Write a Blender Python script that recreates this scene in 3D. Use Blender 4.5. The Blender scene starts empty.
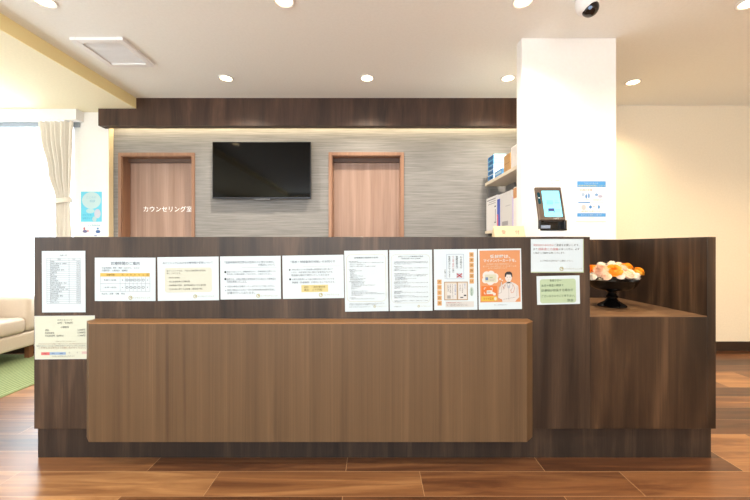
import bpy, bmesh, math, random
from mathutils import Vector, Matrix
random.seed(7)
C = bpy.context.scene.collection
PI = math.pi
F, CX, CY, CH = 360.0, 374.0, 247.0, 1.036       # focal length in pixels, vanishing point, eye height

def X(px, D): return (px - CX) * D / F
def Z(py, D): return CH + (CY - py) * D / F

# ------------------------------------------------------------------ materials
_m = {}
def srgb(c):
    f = lambda v: v / 12.92 if v <= 0.04045 else ((v + 0.055) / 1.055) ** 2.4
    return tuple(f(v / 255.0) for v in c) + (1.0,)

def plain(name, c, rough=0.5, metal=0.0, emit=0.0, spec=0.5, noise=0.0, coat=0.0):
    if name in _m: return _m[name]
    m = bpy.data.materials.new(name); m.use_nodes = True
    nt = m.node_tree; b = nt.nodes['Principled BSDF']
    col = srgb(c)
    b.inputs['Base Color'].default_value = col
    b.inputs['Roughness'].default_value = rough
    b.inputs['Metallic'].default_value = metal
    b.inputs['Specular IOR Level'].default_value = spec
    b.inputs['Coat Weight'].default_value = coat
    if emit:
        b.inputs['Emission Color'].default_value = col
        b.inputs['Emission Strength'].default_value = emit
    if noise:
        tc = nt.nodes.new('ShaderNodeTexCoord'); n = nt.nodes.new('ShaderNodeTexNoise')
        n.inputs['Scale'].default_value = 60; n.inputs['Detail'].default_value = 3
        nt.links.new(tc.outputs['Object'], n.inputs['Vector'])
        r = nt.nodes.new('ShaderNodeValToRGB')
        r.color_ramp.elements[0].position = 0.3; r.color_ramp.elements[1].position = 0.7
        r.color_ramp.elements[0].color = tuple(v * (1 - noise) for v in col[:3]) + (1,)
        r.color_ramp.elements[1].color = tuple(min(1, v * (1 + noise)) for v in col[:3]) + (1,)
        nt.links.new(n.outputs['Fac'], r.inputs['Fac'])
        nt.links.new(r.outputs['Color'], b.inputs['Base Color'])
    _m[name] = m
    return m

def wood(name, cols, grain='Z', across=9.0, along=0.7, rough=0.45, fibre=0.3, seed=0.0, spec=0.4, dist=1.4, figure=0.0, fig=(1.6, 0.32, 26)):
    m = bpy.data.materials.new(name); m.use_nodes = True
    nt = m.node_tree; L = nt.links; N = nt.nodes; b = N['Principled BSDF']
    tc = N.new('ShaderNodeTexCoord')
    def mapped(a, g):
        mp = N.new('ShaderNodeMapping')
        s = {'Z': (a, a, g), 'X': (g, a, a), 'Y': (a, g, a)}[grain]
        mp.inputs['Scale'].default_value = s
        mp.inputs['Location'].default_value = (seed, seed * 1.7, seed * 0.3)
        L.new(tc.outputs['Object'], mp.inputs['Vector'])
        return mp
    n1 = N.new('ShaderNodeTexNoise'); n1.inputs['Scale'].default_value = 1
    n1.inputs['Detail'].default_value = 7; n1.inputs['Roughness'].default_value = 0.6
    n1.inputs['Distortion'].default_value = dist
    L.new(mapped(across, along).outputs[0], n1.inputs['Vector'])
    r = N.new('ShaderNodeValToRGB')
    el = r.color_ramp.elements
    el[0].position = 0.3; el[0].color = srgb(cols[0])
    el[1].position = 0.72; el[1].color = srgb(cols[-1])
    for i, c in enumerate(cols[1:-1]):
        e = el.new(0.3 + 0.42 * (i + 1) / (len(cols) - 1)); e.color = srgb(c)
    if figure:                                             # flat-sawn cathedral contours
        n3 = N.new('ShaderNodeTexNoise'); n3.inputs['Scale'].default_value = 1; n3.inputs['Detail'].default_value = 2
        L.new(mapped(fig[0], fig[1]).outputs[0], n3.inputs['Vector'])
        k = N.new('ShaderNodeMath'); k.operation = 'MULTIPLY'; k.inputs[1].default_value = fig[2] * 2 * PI / 3
        L.new(n3.outputs['Fac'], k.inputs[0])
        sn = N.new('ShaderNodeMath'); sn.operation = 'SINE'; L.new(k.outputs[0], sn.inputs[0])
        ma = N.new('ShaderNodeMath'); ma.operation = 'MULTIPLY_ADD'; ma.inputs[1].default_value = figure
        L.new(sn.outputs[0], ma.inputs[0]); L.new(n1.outputs['Fac'], ma.inputs[2]); L.new(ma.outputs[0], r.inputs['Fac'])
    else:
        L.new(n1.outputs['Fac'], r.inputs['Fac'])
    n2 = N.new('ShaderNodeTexNoise'); n2.inputs['Scale'].default_value = 1
    n2.inputs['Detail'].default_value = 4; n2.inputs['Roughness'].default_value = 0.7
    L.new(mapped(across * 16, along * 5).outputs[0], n2.inputs['Vector'])
    r2 = N.new('ShaderNodeValToRGB')
    r2.color_ramp.elements[0].position = 0.33; r2.color_ramp.elements[1].position = 0.66
    r2.color_ramp.elements[0].color = (1 - fibre,) * 3 + (1,)
    r2.color_ramp.elements[1].color = (1 + fibre * 0.4,) * 3 + (1,)
    L.new(n2.outputs['Fac'], r2.inputs['Fac'])
    mx = N.new('ShaderNodeMix'); mx.data_type = 'RGBA'; mx.blend_type = 'MULTIPLY'
    mx.inputs[0].default_value = 1
    L.new(r.outputs['Color'], mx.inputs[6]); L.new(r2.outputs['Color'], mx.inputs[7])
    L.new(mx.outputs[2], b.inputs['Base Color'])
    b.inputs['Roughness'].default_value = rough
    b.inputs['Specular IOR Level'].default_value = spec
    bp = N.new('ShaderNodeBump'); bp.inputs['Strength'].default_value = 0.06
    bp.inputs['Distance'].default_value = 0.002
    L.new(n2.outputs['Fac'], bp.inputs['Height']); L.new(bp.outputs['Normal'], b.inputs['Normal'])
    _m[name] = m
    return m

def floor_mat():
    m = bpy.data.materials.new('walnut plank floor'); m.use_nodes = True
    nt = m.node_tree; L = nt.links; N = nt.nodes; b = N['Principled BSDF']
    tc = N.new('ShaderNodeTexCoord')
    mp = N.new('ShaderNodeMapping')
    mp.inputs['Location'].default_value = (-0.21, -0.002, 0)
    L.new(tc.outputs['Object'], mp.inputs['Vector'])
    br = N.new('ShaderNodeTexBrick')
    br.offset = 0.37; br.offset_frequency = 2; br.squash = 1.0
    br.inputs['Scale'].default_value = 1.0
    br.inputs['Brick Width'].default_value = 0.92
    br.inputs['Row Height'].default_value = 0.166
    br.inputs['Mortar Size'].default_value = 0.0012
    br.inputs['Mortar Smooth'].default_value = 0.3
    br.inputs['Bias'].default_value = 0.0
    br.inputs['Color1'].default_value = (0, 0, 0, 1); br.inputs['Color2'].default_value = (1, 1, 1, 1)
    br.inputs['Mortar'].default_value = (0.5, 0.5, 0.5, 1)
    L.new(mp.outputs[0], br.inputs['Vector'])
    # grain runs along x, shifted per plank
    g = N.new('ShaderNodeMapping'); g.inputs['Scale'].default_value = (1.3, 15, 1)
    ad = N.new('ShaderNodeVectorMath'); ad.operation = 'ADD'
    sc = N.new('ShaderNodeVectorMath'); sc.operation = 'SCALE'; sc.inputs['Scale'].default_value = 7.3
    L.new(br.outputs['Color'], sc.inputs[0])
    L.new(tc.outputs['Object'], ad.inputs[0]); L.new(sc.outputs[0], ad.inputs[1])
    L.new(ad.outputs[0], g.inputs['Vector'])
    n = N.new('ShaderNodeTexNoise'); n.inputs['Scale'].default_value = 1.0
    n.inputs['Detail'].default_value = 7; n.inputs['Roughness'].default_value = 0.6
    n.inputs['Distortion'].default_value = 1.0
    L.new(g.outputs[0], n.inputs['Vector'])
    ma = N.new('ShaderNodeMath'); ma.operation = 'MULTIPLY_ADD'
    ma.inputs[1].default_value = 0.85
    sep = N.new('ShaderNodeSeparateColor')
    L.new(br.outputs['Color'], sep.inputs[0])
    L.new(sep.outputs[0], ma.inputs[0])
    m2 = N.new('ShaderNodeMath'); m2.operation = 'MULTIPLY_ADD'
    m2.inputs[1].default_value = 1.3; m2.inputs[2].default_value = -0.58
    L.new(n.outputs['Fac'], m2.inputs[0]); L.new(m2.outputs[0], ma.inputs[2])
    r = N.new('ShaderNodeValToRGB'); el = r.color_ramp.elements
    el[0].position = 0.0; el[0].color = srgb((56, 34, 22))
    el[1].position = 1.0; el[1].color = srgb((182, 134, 88))
    e = el.new(0.35); e.color = srgb((98, 62, 40))
    e = el.new(0.65); e.color = srgb((136, 92, 58))
    L.new(ma.outputs[0], r.inputs['Fac'])
    mx = N.new('ShaderNodeMix'); mx.data_type = 'RGBA'
    L.new(br.outputs['Fac'], mx.inputs[0]); L.new(r.outputs['Color'], mx.inputs[6])
    mx.inputs[7].default_value = srgb((190, 150, 110))
    L.new(mx.outputs[2], b.inputs['Base Color'])
    b.inputs['Roughness'].default_value = 0.3
    b.inputs['Specular IOR Level'].default_value = 0.35
    return m

def grasscloth():
    m = bpy.data.materials.new('grey grasscloth'); m.use_nodes = True
    nt = m.node_tree; L = nt.links; N = nt.nodes; b = N['Principled BSDF']
    tc = N.new('ShaderNodeTexCoord')
    def ns(s, det):
        mp = N.new('ShaderNodeMapping'); mp.inputs['Scale'].default_value = s
        L.new(tc.outputs['Object'], mp.inputs['Vector'])
        n = N.new('ShaderNodeTexNoise'); n.inputs['Scale'].default_value = 1
        n.inputs['Detail'].default_value = det; n.inputs['Roughness'].default_value = 0.65
        L.new(mp.outputs[0], n.inputs['Vector']); return n
    a = ns((3.0, 2, 95), 5)
    r = N.new('ShaderNodeValToRGB'); el = r.color_ramp.elements
    el[0].position = 0.25; el[0].color = srgb((114, 113, 112))
    el[1].position = 0.75; el[1].color = srgb((160, 158, 156))
    L.new(a.outputs['Fac'], r.inputs['Fac'])
    L.new(r.outputs['Color'], b.inputs['Base Color'])
    b.inputs['Roughness'].default_value = 0.8
    b.inputs['Specular IOR Level'].default_value = 0.2
    return m

def rug_mat():
    m = bpy.data.materials.new('green woven rug'); m.use_nodes = True
    nt = m.node_tree; L = nt.links; N = nt.nodes; b = N['Principled BSDF']
    tc = N.new('ShaderNodeTexCoord')
    w = N.new('ShaderNodeTexWave'); w.bands_direction = 'X'
    w.inputs['Scale'].default_value = 9; w.inputs['Distortion'].default_value = 1.2
    w.inputs['Detail'].default_value = 3; w.inputs['Detail Scale'].default_value = 8
    L.new(tc.outputs['Object'], w.inputs['Vector'])
    r = N.new('ShaderNodeValToRGB'); el = r.color_ramp.elements
    el[0].color = srgb((108, 126, 80)); el[1].color = srgb((160, 172, 126))
    L.new(w.outputs['Fac'], r.inputs['Fac']); L.new(r.outputs['Color'], b.inputs['Base Color'])
    b.inputs['Roughness'].default_value = 0.95
    return m

def sheer_mat():
    m = bpy.data.materials.new('white lace'); m.use_nodes = True
    nt = m.node_tree; L = nt.links; N = nt.nodes
    N.remove(N['Principled BSDF']); out = N['Material Output']
    d = N.new('ShaderNodeBsdfDiffuse'); d.inputs[0].default_value = (0.9, 0.93, 0.95, 1)
    t = N.new('ShaderNodeBsdfTranslucent'); t.inputs[0].default_value = (0.92, 0.95, 0.97, 1)
    tr = N.new('ShaderNodeBsdfTransparent')
    a = N.new('ShaderNodeMixShader'); a.inputs[0].default_value = 0.6
    c = N.new('ShaderNodeMixShader'); c.inputs[0].default_value = 0.45
    L.new(d.outputs[0], a.inputs[1]); L.new(t.outputs[0], a.inputs[2])
    L.new(a.outputs[0], c.inputs[1]); L.new(tr.outputs[0], c.inputs[2])
    L.new(c.outputs[0], out.inputs[0])
    return m

def glass_mat():
    m = bpy.data.materials.new('window glass'); m.use_nodes = True
    nt = m.node_tree; L = nt.links; N = nt.nodes
    N.remove(N['Principled BSDF']); out = N['Material Output']
    t = N.new('ShaderNodeBsdfTransparent'); g = N.new('ShaderNodeBsdfGlossy')
    g.inputs['Roughness'].default_value = 0.02
    x = N.new('ShaderNodeMixShader'); x.inputs[0].default_value = 0.06
    L.new(t.outputs[0], x.inputs[1]); L.new(g.outputs[0], x.inputs[2]); L.new(x.outputs[0], out.inputs[0])
    return m

DARK = wood('dark walnut veneer', [(33, 23, 17), (51, 38, 29), (63, 48, 37), (90, 70, 55)], across=7, along=0.5, rough=0.42, fibre=0.3, seed=3.1, dist=1.2, figure=0.055)
DARK2 = wood('warm-lit walnut veneer end', [(38, 26, 17), (54, 38, 26), (66, 48, 33), (94, 70, 50)], across=7, along=0.5, rough=0.42, fibre=0.3, seed=8.7, dist=1.2, figure=0.10, fig=(3.0, 0.36, 26))  # warmer tones put in for the warm light at the right end
TOE = wood('dark walnut toe kick', [(32, 24, 19), (46, 35, 28), (70, 54, 42)], across=8, along=0.8, rough=0.5, fibre=0.3, seed=5.5)
SHELFW = wood('walnut shelf', [(104, 76, 54), (128, 96, 68), (148, 114, 82)], grain='X', across=9, along=0.7, rough=0.35, seed=2.2)
MID = wood('mid brown walnut veneer', [(78, 58, 39), (89, 68, 46), (95, 73, 50), (105, 81, 57)], across=26, along=0.3, rough=0.5, fibre=0.16, seed=1.3, dist=0.35, figure=0.03, fig=(3.0, 0.3, 20))
HEAD = wood('header walnut', [(46, 31, 24), (66, 46, 36), (80, 57, 45), (100, 74, 58)], across=8, along=0.9, rough=0.5, fibre=0.25, seed=11, dist=0.8)
DOORW = wood('door veneer', [(150, 120, 104), (166, 136, 120), (178, 148, 132), (190, 162, 146)], across=9, along=0.35, rough=0.5, fibre=0.12, seed=6.1, dist=0.7)
FRAMEW = wood('door frame wood', [(140, 104, 82), (156, 118, 94), (168, 130, 106)], across=14, along=0.5, rough=0.45, fibre=0.12, seed=4.4)
FLOOR = floor_mat(); GRASS = grasscloth()
CEIL = plain('ceiling paper', (248, 250, 247), 0.9, spec=0.1, noise=0.02)
LOWC = plain('soffit paper', (246, 238, 208), 0.9, spec=0.1, noise=0.025)
WALLW = plain('white wallpaper', (246, 245, 242), 0.9, spec=0.1, noise=0.015)
WALLC = plain('cream wallpaper', (246, 238, 220), 0.9, spec=0.1, noise=0.02)
BASEB = plain('dark baseboard', (48, 32, 24), 0.5)
WHITEP = plain('white plastic', (240, 240, 240), 0.4)
BLACKP = plain('black gloss plastic', (9, 9, 10), 0.25)
PAPER = plain('paper white', (188, 202, 210), 0.5, spec=0.3)
LEATHER = plain('cream leather', (206, 190, 172), 0.5, noise=0.02)

# ------------------------------------------------------------------ mesh helpers
def box(bm, x0, x1, y0, y1, z0, z1):
    v = [bm.verts.new(p) for p in ((x0,y0,z0),(x1,y0,z0),(x1,y1,z0),(x0,y1,z0),(x0,y0,z1),(x1,y0,z1),(x1,y1,z1),(x0,y1,z1))]
    for f in ((0,3,2,1),(4,5,6,7),(0,1,5,4),(1,2,6,5),(2,3,7,6),(3,0,4,7)):
        bm.faces.new([v[i] for i in f])

def prism(bm, pts, z0, z1):                                # plan outline extruded upward
    a = [bm.verts.new((x, y, z0)) for x, y in pts]; b = [bm.verts.new((x, y, z1)) for x, y in pts]
    n = len(pts)
    bm.faces.new(a[::-1]); bm.faces.new(b)
    for i in range(n): bm.faces.new((a[i], a[(i+1) % n], b[(i+1) % n], b[i]))

def lathe(bm, prof, cx=0, cy=0, n=40):
    rings = []
    for r, z in prof:
        if r < 1e-6: rings.append([bm.verts.new((cx, cy, z))])
        else: rings.append([bm.verts.new((cx + r*math.cos(2*PI*k/n), cy + r*math.sin(2*PI*k/n), z)) for k in range(n)])
    for a, b in zip(rings, rings[1:]):
        for k in range(n):
            k2 = (k + 1) % n
            if len(a) == 1 and len(b) == 1: continue
            if len(a) == 1: bm.faces.new((a[0], b[k2], b[k]))
            elif len(b) == 1: bm.faces.new((a[k], a[k2], b[0]))
            else: bm.faces.new((a[k], a[k2], b[k2], b[k]))

def mk(fn, *args):
    bm = bmesh.new(); fn(bm, *args); return bm

def obj(name, bm, mat, parent=None, origin=None, smooth=False, bevel=0.0, segs=2):
    """bm holds world coordinates; the mesh is stored relative to its parent (or to origin)."""
    o0 = Vector(origin) if origin is not None else (Vector(parent['_o']) if parent is not None and '_o' in parent else Vector((0,0,0)))
    bmesh.ops.recalc_face_normals(bm, faces=bm.faces[:])
    if bevel:
        ed = [e for e in bm.edges if len(e.link_faces) == 2 and e.calc_face_angle(0) > 0.5]
        bmesh.ops.bevel(bm, geom=ed, offset=bevel, segments=segs, profile=0.5, affect='EDGES')
    bmesh.ops.translate(bm, verts=bm.verts[:], vec=-o0)
    me = bpy.data.meshes.new(name); bm.to_mesh(me); bm.free()
    o = bpy.data.objects.new(name, me); C.objects.link(o)
    me.materials.append(mat)
    if smooth:
        for p in me.polygons: p.use_smooth = True
        if smooth != 'full': me.set_sharp_from_angle(angle=0.7)
    if parent is not None: o.parent = parent
    elif origin is not None: o.location = o0; 
    o['_o'] = tuple(o0)
    return o

def thing(name, label, cat, loc, group=None):
    o = bpy.data.objects.new(name, None); C.objects.link(o)
    o.location = loc; o.empty_display_size = 0.1
    o['_o'] = tuple(loc); o['label'] = label; o['category'] = cat
    if group: o['group'] = group
    return o
def tag(o, label, cat, group=None):
    o['label'] = label; o['category'] = cat
    if group: o['group'] = group
    return o
def struct(name, bm, mat, parent=None, **k):
    o = obj(name, bm, mat, parent, **k); o['kind'] = 'structure'
    return o

_tc = {}
def text_geo(body, bold=0.0):
    """built-in font -> (verts, faces) of flat lettering, x right, y up, plus bounding box"""
    if (body, bold) in _tc: return _tc[(body, bold)]
    cu = bpy.data.curves.new('lettering', 'FONT'); cu.body = body; cu.size = 1; cu.resolution_u = 2
    cu.align_x = 'CENTER'; cu.space_line = 0.92; cu.offset = bold
    o = bpy.data.objects.new('lettering', cu); C.objects.link(o)
    dg = bpy.context.evaluated_depsgraph_get(); dg.update()
    me = bpy.data.meshes.new_from_object(o.evaluated_get(dg))
    vs = [(v.co.x, v.co.y) for v in me.vertices]; fs = [tuple(p.vertices) for p in me.polygons]
    bpy.data.objects.remove(o); bpy.data.curves.remove(cu); bpy.data.meshes.remove(me)
    xs = [v[0] for v in vs] or [0, 1]; ys = [v[1] for v in vs] or [0, 1]
    _tc[(body, bold)] = (vs, fs, min(xs), max(xs), min(ys), max(ys))
    return _tc[(body, bold)]

UNIQUE = {'coloured_panel', 'lettered_square', 'bullet'}
PF = 0.76                                        # inks darkened like the paper, to offset strong light on the counter
class Sheet:
    """A flat printed sheet fixed to a surface that faces -y. Artwork is given in the photograph's pixels at depth D."""
    def __init__(s, name, label, cat, corners, D, mat=None, group=None, thick=0.0008, gap=0.0006):
        (x0, y0), (x1, y1), (x2, y2), (x3, y3) = corners      # TL TR BR BL
        s.D = D; s.k = D / F; s.pf = PF if D < 2 else 0.88
        if D > 2 and mat is None: mat = plain('bright paper', (240, 243, 245), 0.6)
        s.cx = (x0+x1+x2+x3)/4; s.cy = (y0+y1+y2+y3)/4
        w = ((x1-x0)+(x2-x3))/2*s.k; h = ((y3-y0)+(y2-y1))/2*s.k
        ang = math.atan2(-((y1-y0)+(y2-y3))/2, (x1-x0))
        bm = bmesh.new(); box(bm, -w/2, w/2, -thick, 0, -h/2, h/2)
        s.o = obj(name, bm, mat or PAPER)
        s.o.location = (X(s.cx, D), D - gap, Z(s.cy, D)); s.o.rotation_euler = (0, -ang, 0)
        tag(s.o, label, cat, group)
        s.thick = thick; s.parts = {}; s.order = []
    def key(s, part, col, layer, pid=None):
        pid = pid or part
        if pid not in s.parts: s.parts[pid] = (part, [], [], [])
        return s.parts[pid]
    def new(s, part):
        s.n = getattr(s, 'n', 0) + 1
        return part + '|%d' % s.n
    def L(s, x, y): return ((x - s.cx) * s.k, -(y - s.cy) * s.k)
    def poly(s, pts, col, part='coloured_panel', layer=1, pid=None):
        pid = pid or (s.new(part) if part in UNIQUE else part)
        _, vs, fs, ms = s.key(part, col, layer, pid); n = len(vs)
        vs.extend(s.L(x, y) + (layer,) for x, y in pts); fs.append(tuple(range(n, n + len(pts)))); ms.append(col)
    def rect(s, x0, y0, x1, y1, col, part='coloured_panel', layer=1, r=0):
        if not r: s.poly([(x0,y0),(x0,y1),(x1,y1),(x1,y0)], col, part, layer); return
        pts = []
        for cx, cy, a in ((x1-r, y1-r, 0), (x0+r, y1-r, 90), (x0+r, y0+r, 180), (x1-r, y0+r, 270)):
            for t in range(5):
                b = math.radians(a + t*22.5); pts.append((cx + r*math.cos(b), cy + r*math.sin(b)))
        s.poly(pts[::-1], col, part, layer)
    def ell(s, cx, cy, rx, ry, col, part='illustration', layer=1, n=24):
        s.poly([(cx + rx*math.cos(-2*PI*k/n), cy + ry*math.sin(-2*PI*k/n)) for k in range(n)], col, part, layer)
    def ring(s, cx, cy, r, t, col, part='emblem', layer=2, n=20, ry=None):
        ry = ry or r; pid = s.new(part) if part == 'circle_mark' else None
        for k in range(n):
            a, b = -2*PI*k/n, -2*PI*(k+1)/n
            s.poly([(cx+r*math.cos(a), cy+ry*math.sin(a)), (cx+r*math.cos(b), cy+ry*math.sin(b)),
                    (cx+(r-t)*math.cos(b), cy+(ry-t)*math.sin(b)), (cx+(r-t)*math.cos(a), cy+(ry-t)*math.sin(a))], col, part, layer, pid)
    def frame(s, x0, y0, x1, y1, t, col, part='border_line', layer=1, r=0):
        if r:
            def path(i):
                pts = []
                for cx, cy, a in ((x1-r, y1-r, 0), (x0+r, y1-r, 90), (x0+r, y0+r, 180), (x1-r, y0+r, 270)):
                    for q in range(5):
                        b = math.radians(a + q*22.5); pts.append((cx + (r-i)*math.cos(b), cy + (r-i)*math.sin(b)))
                return pts
            a, b = path(0), path(t); n = len(a)
            for i in range(n): s.poly([a[i], b[i], b[(i+1)%n], a[(i+1)%n]], col, part, layer)
            return
        s.rect(x0,y0,x1,y0+t,col,part,layer); s.rect(x0,y1-t,x1,y1,col,part,layer)
        s.rect(x0,y0+t,x0+t,y1-t,col,part,layer); s.rect(x1-t,y0+t,x1,y1-t,col,part,layer)
    def line(s, pts, t, col, part='illustration', layer=3):
        for (ax, ay), (bx, by) in zip(pts, pts[1:]):
            l = math.hypot(bx-ax, by-ay) or 1; nx, ny = -(by-ay)/l*t/2, (bx-ax)/l*t/2
            s.poly([(ax+nx,ay+ny),(bx+nx,by+ny),(bx-nx,by-ny),(ax-nx,ay-ny)], col, part, layer)
    def text(s, body, x0, x1, yc, col=(60,62,70), h=None, part='text_line', layer=4, align='fit', bold=0.0):
        """fit between x0 and x1; h = glyph-box height in pixels (defaults to the natural one)"""
        v, f, a, b, c, d = text_geo(body, bold)
        if not v: return
        if align == 'fit': kx = (x1 - x0) / (b - a); xx = x0
        else:
            kx = h / 0.78; xx = x0 if align == 'left' else (x0 + x1)/2 - kx*(b-a)/2
        ky = kx if (h is None or align != 'fit') else h / max(0.5, d - c)
        _, vs, fs, ms = s.key(part, col, layer, s.new(part)); mid = (c + d)/2
        vs.extend(s.L(xx + (q[0]-a)*kx, yc - (q[1]-mid)*ky) + (layer,) for q in v)
        fs.extend(f); ms.extend([col]*len(f))
    def vtext(s, body, xc, y0, y1, col=(60,62,70), part='text_column', layer=4, w=None):
        v, f, a, b, c, d = text_geo('\n'.join(body))
        ky = (y1 - y0)/(d - c); kx = ky if w is None else w/(b-a)
        _, vs, fs, ms = s.key(part, col, layer, s.new(part))
        vs.extend(s.L(xc + (q[0]-(a+b)/2)*kx, y0 + (d-q[1])*ky) + (layer,) for q in v)
        fs.extend(f); ms.extend([col]*len(f))
    def done(s):
        for part, vs, fs, ms in s.parts.values():
            me = bpy.data.meshes.new(part)
            me.from_pydata([(x, -s.thick - 0.00025*l, z) for x, z, l in vs], [], fs); me.update()
            if len(me.polygons) and me.polygons[0].normal.y > 0: me.flip_normals()
            o = bpy.data.objects.new(part, me); C.objects.link(o); o.parent = s.o
            cols = list(dict.fromkeys(ms))
            for c in cols: me.materials.append(plain('print %d %d %d on %.2f' % (c + (s.pf,)), tuple(v*s.pf for v in c), 0.5, spec=0.3))
            for p, c in zip(me.polygons, ms): p.material_index = cols.index(c)
        return s.o

# ------------------------------------------------------------------ camera
cam = bpy.data.cameras.new('camera'); co = bpy.data.objects.new('camera', cam); C.objects.link(co)
co.location = (0, 0, CH); co.rotation_euler = (PI/2, 0, 0)
cam.sensor_width = 36; cam.lens = 36*F/750; cam.shift_x = 1/750; cam.shift_y = -3/750
cam.clip_start = 0.02
bpy.context.scene.camera = co

# ------------------------------------------------------------------ the setting
ZC = 2.45                                       # main ceiling
DW, DG, DR, DH, DCOL = 3.51, 3.57, 3.60, 3.416, 2.44
ZL = 2.350                                      # lower ceiling on the left
XL, XR, YB = -3.78, 4.3, -2.6
struct('floor', mk(box, XL-0.1, XR+0.1, YB-0.1, 3.9, -0.05, 0), FLOOR)
struct('ceiling', mk(box, XL-0.1, XR+0.1, YB-0.1, 3.9, ZC, ZC+0.06), CEIL)
struct('trim_1', mk(box, XL, -2.262, YB, DH+0.16, ZL, ZC), LOWC)                 # lowered ceiling
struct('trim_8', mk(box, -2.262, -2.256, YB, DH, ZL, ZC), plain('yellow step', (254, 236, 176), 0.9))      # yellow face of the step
# white wall with the window opening, left of the grey recess
wx0, wx1, wz0, wz1 = -3.70, X(74, DW), 0.42, 2.30
bm = bmesh.new()
box(bm, XL, wx0, DW, DW+0.16, 0, ZL); box(bm, wx1, -2.589, DW, DW+0.16, 0, ZC)
box(bm, wx0, wx1, DW, DW+0.16, 0, wz0); box(bm, wx0, wx1, DW, DW+0.16, wz1, ZL)
struct('wall_rear_left', bm, WALLW)
# grey wall behind the counter, with two door openings
d1 = (X(122, DG), X(192, DG), Z(156, DG)); d2 = (X(331.8, DG), X(400.8, DG), Z(155.6, DG))
bm = bmesh.new(); gx0, gx1 = -2.589, 1.52
box(bm, gx0, d1[0], DG, DG+0.2, 0, ZC); box(bm, d1[1], d2[0], DG, DG+0.2, 0, ZC); box(bm, d2[1], gx1, DG, DG+0.2, 0, ZC)
box(bm, d1[0], d1[1], DG, DG+0.2, d1[2], ZC); box(bm, d2[0], d2[1], DG, DG+0.2, d2[2], ZC)
struct('wall_rear', bm, GRASS)
struct('wall_partition', mk(box, 1.52, 1.64, DCOL+0.085, 3.8, 0, ZC), plain('wallpaper with painted shade', (122, 122, 122), 0.9))  # grey stands in for the shade between the shelves
struct('wall_rear_right', mk(box, 1.64, XR, DR, DR+0.16, 0, ZC), WALLC)
struct('wall_right', mk(box, XR, XR+0.1, YB, DR+0.16, 0, ZC), WALLC)
struct('wall_left', mk(box, XL-0.1, XL, YB, DW+0.16, 0, ZC), WALLW)
struct('wall_front', mk(box, XL-0.1, XR+0.1, YB-0.1, YB, 0, ZC), WALLC)
struct('baseboard_rear_right', mk(box, 1.64, XR, DR-0.012, DR, 0, 0.092), BASEB)
struct('baseboard_rear_left', mk(box, XL, -2.589, DW-0.01, DW, 0, 0.07), BASEB)
struct('trim_2', mk(box, X(521.7, DCOL), X(616, DCOL), DCOL, DCOL+0.085, 0, ZC), WALLW)   # white column
# dark wood header in front of the cove
struct('trim_3', mk(box, X(98.2, DH), 1.52, DH, DH+0.05, Z(125.6, DH), ZC), HEAD)
struct('trim_4', mk(box, X(98.2, DH), 1.52, DH+0.05, DH+0.085, Z(125.6, DH), Z(125.6, DH)+0.03), HEAD)
struct('trim_6', mk(box, X(98.2, DH), X(98.2, DH)+0.03, DH+0.05, DW, Z(125.6, DH)+0.0, ZC), HEAD)
struct('trim_7', mk(box, -2.5885, -2.583, DW, DG-0.001, 0, ZC), plain('warm-lit return tint', (238, 222, 186), 0.8))  # yellowish tint painted in for the warm light on this return
# curtain pelmet
struct('trim_5', mk(box, XL, -2.83, 3.42, DW, 2.247, ZL), WALLW)

def door(n, d, label_text):
    x0, x1, zt = d
    fr = struct('door_%d' % n, mk(box, x0+0.001, x1-0.001, 3.69, 3.725, 0.005, zt-0.003), DOORW)
    bm = bmesh.new(); t = 0.030
    y0, y1 = DG-0.012, DG+0.1995
    box(bm, x0-t, x0, y0, DG, 0, zt+t); box(bm, x1, x1+t, y0, DG, 0, zt+t); box(bm, x0, x1, y0, DG, zt, zt+t)
    struct('door_frame', bm, FRAMEW, fr)
    bm = bmesh.new()
    box(bm, x0, x0+0.006, DG, 3.685, 0, zt); box(bm, x1-0.006, x1, DG, 3.685, 0, zt); box(bm, x0+0.006, x1-0.006, DG, 3.685, zt-0.006, zt)
    struct('door_jamb', bm, FRAMEW, fr)
    bm = bmesh.new()
    box(bm, x0+0.006, x1-0.006, 3.655, 3.685, zt-0.045, zt-0.006)
    struct('head_shade_strip', bm, plain('door head shade', (92, 68, 54), 0.5), fr)  # dark strip stands in for the shadow band under the door head
    if label_text:
        v, f, a, b, c, dd = text_geo(label_text)
        k = (X(192, 3.69)-X(143.4, 3.69))/(b-a); xx = X(143.6, 3.69); zc = Z(209, 3.69)
        me = bpy.data.meshes.new('lettering')
        me.from_pydata([(xx+(q[0]-a)*k, 3.688, zc+(q[1]-(c+dd)/2)*k) for q in v], [], f); me.update()
        o = bpy.data.objects.new('lettering', me); C.objects.link(o); o.parent = fr
        o['label'] = 'white lettering on the door'; o['kind'] = 'structure'
        me.materials.append(plain('white vinyl with glow', (252, 252, 252), 0.5, emit=0.25))  # slight glow added to brighten the letters, which are no lamp
door(1, d1, 'カウンセリング室'); door(2, d2, None)

# window
WF = plain('window frame', (214, 220, 224), 0.4)
bm = bmesh.new(); t = 0.04
box(bm, wx0, wx0+t, DW+0.06, DW+0.12, wz0, wz1); box(bm, wx1-t, wx1, DW+0.06, DW+0.12, wz0, wz1)
box(bm, wx0+t, wx1-t, DW+0.06, DW+0.12, wz0, wz0+t); box(bm, wx0+t, wx1-t, DW+0.06, DW+0.12, wz1-t, wz1)
win = struct('window_1', bm, WF)
struct('mid_rail', mk(box, wx0+t, wx1-t, DW+0.07, DW+0.11, 0.915, 0.95), WF, win)
struct('pane', mk(box, wx0+t, wx1-t, DW+0.085, DW+0.09, wz0+t, wz1-t), glass_mat(), win)

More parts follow.
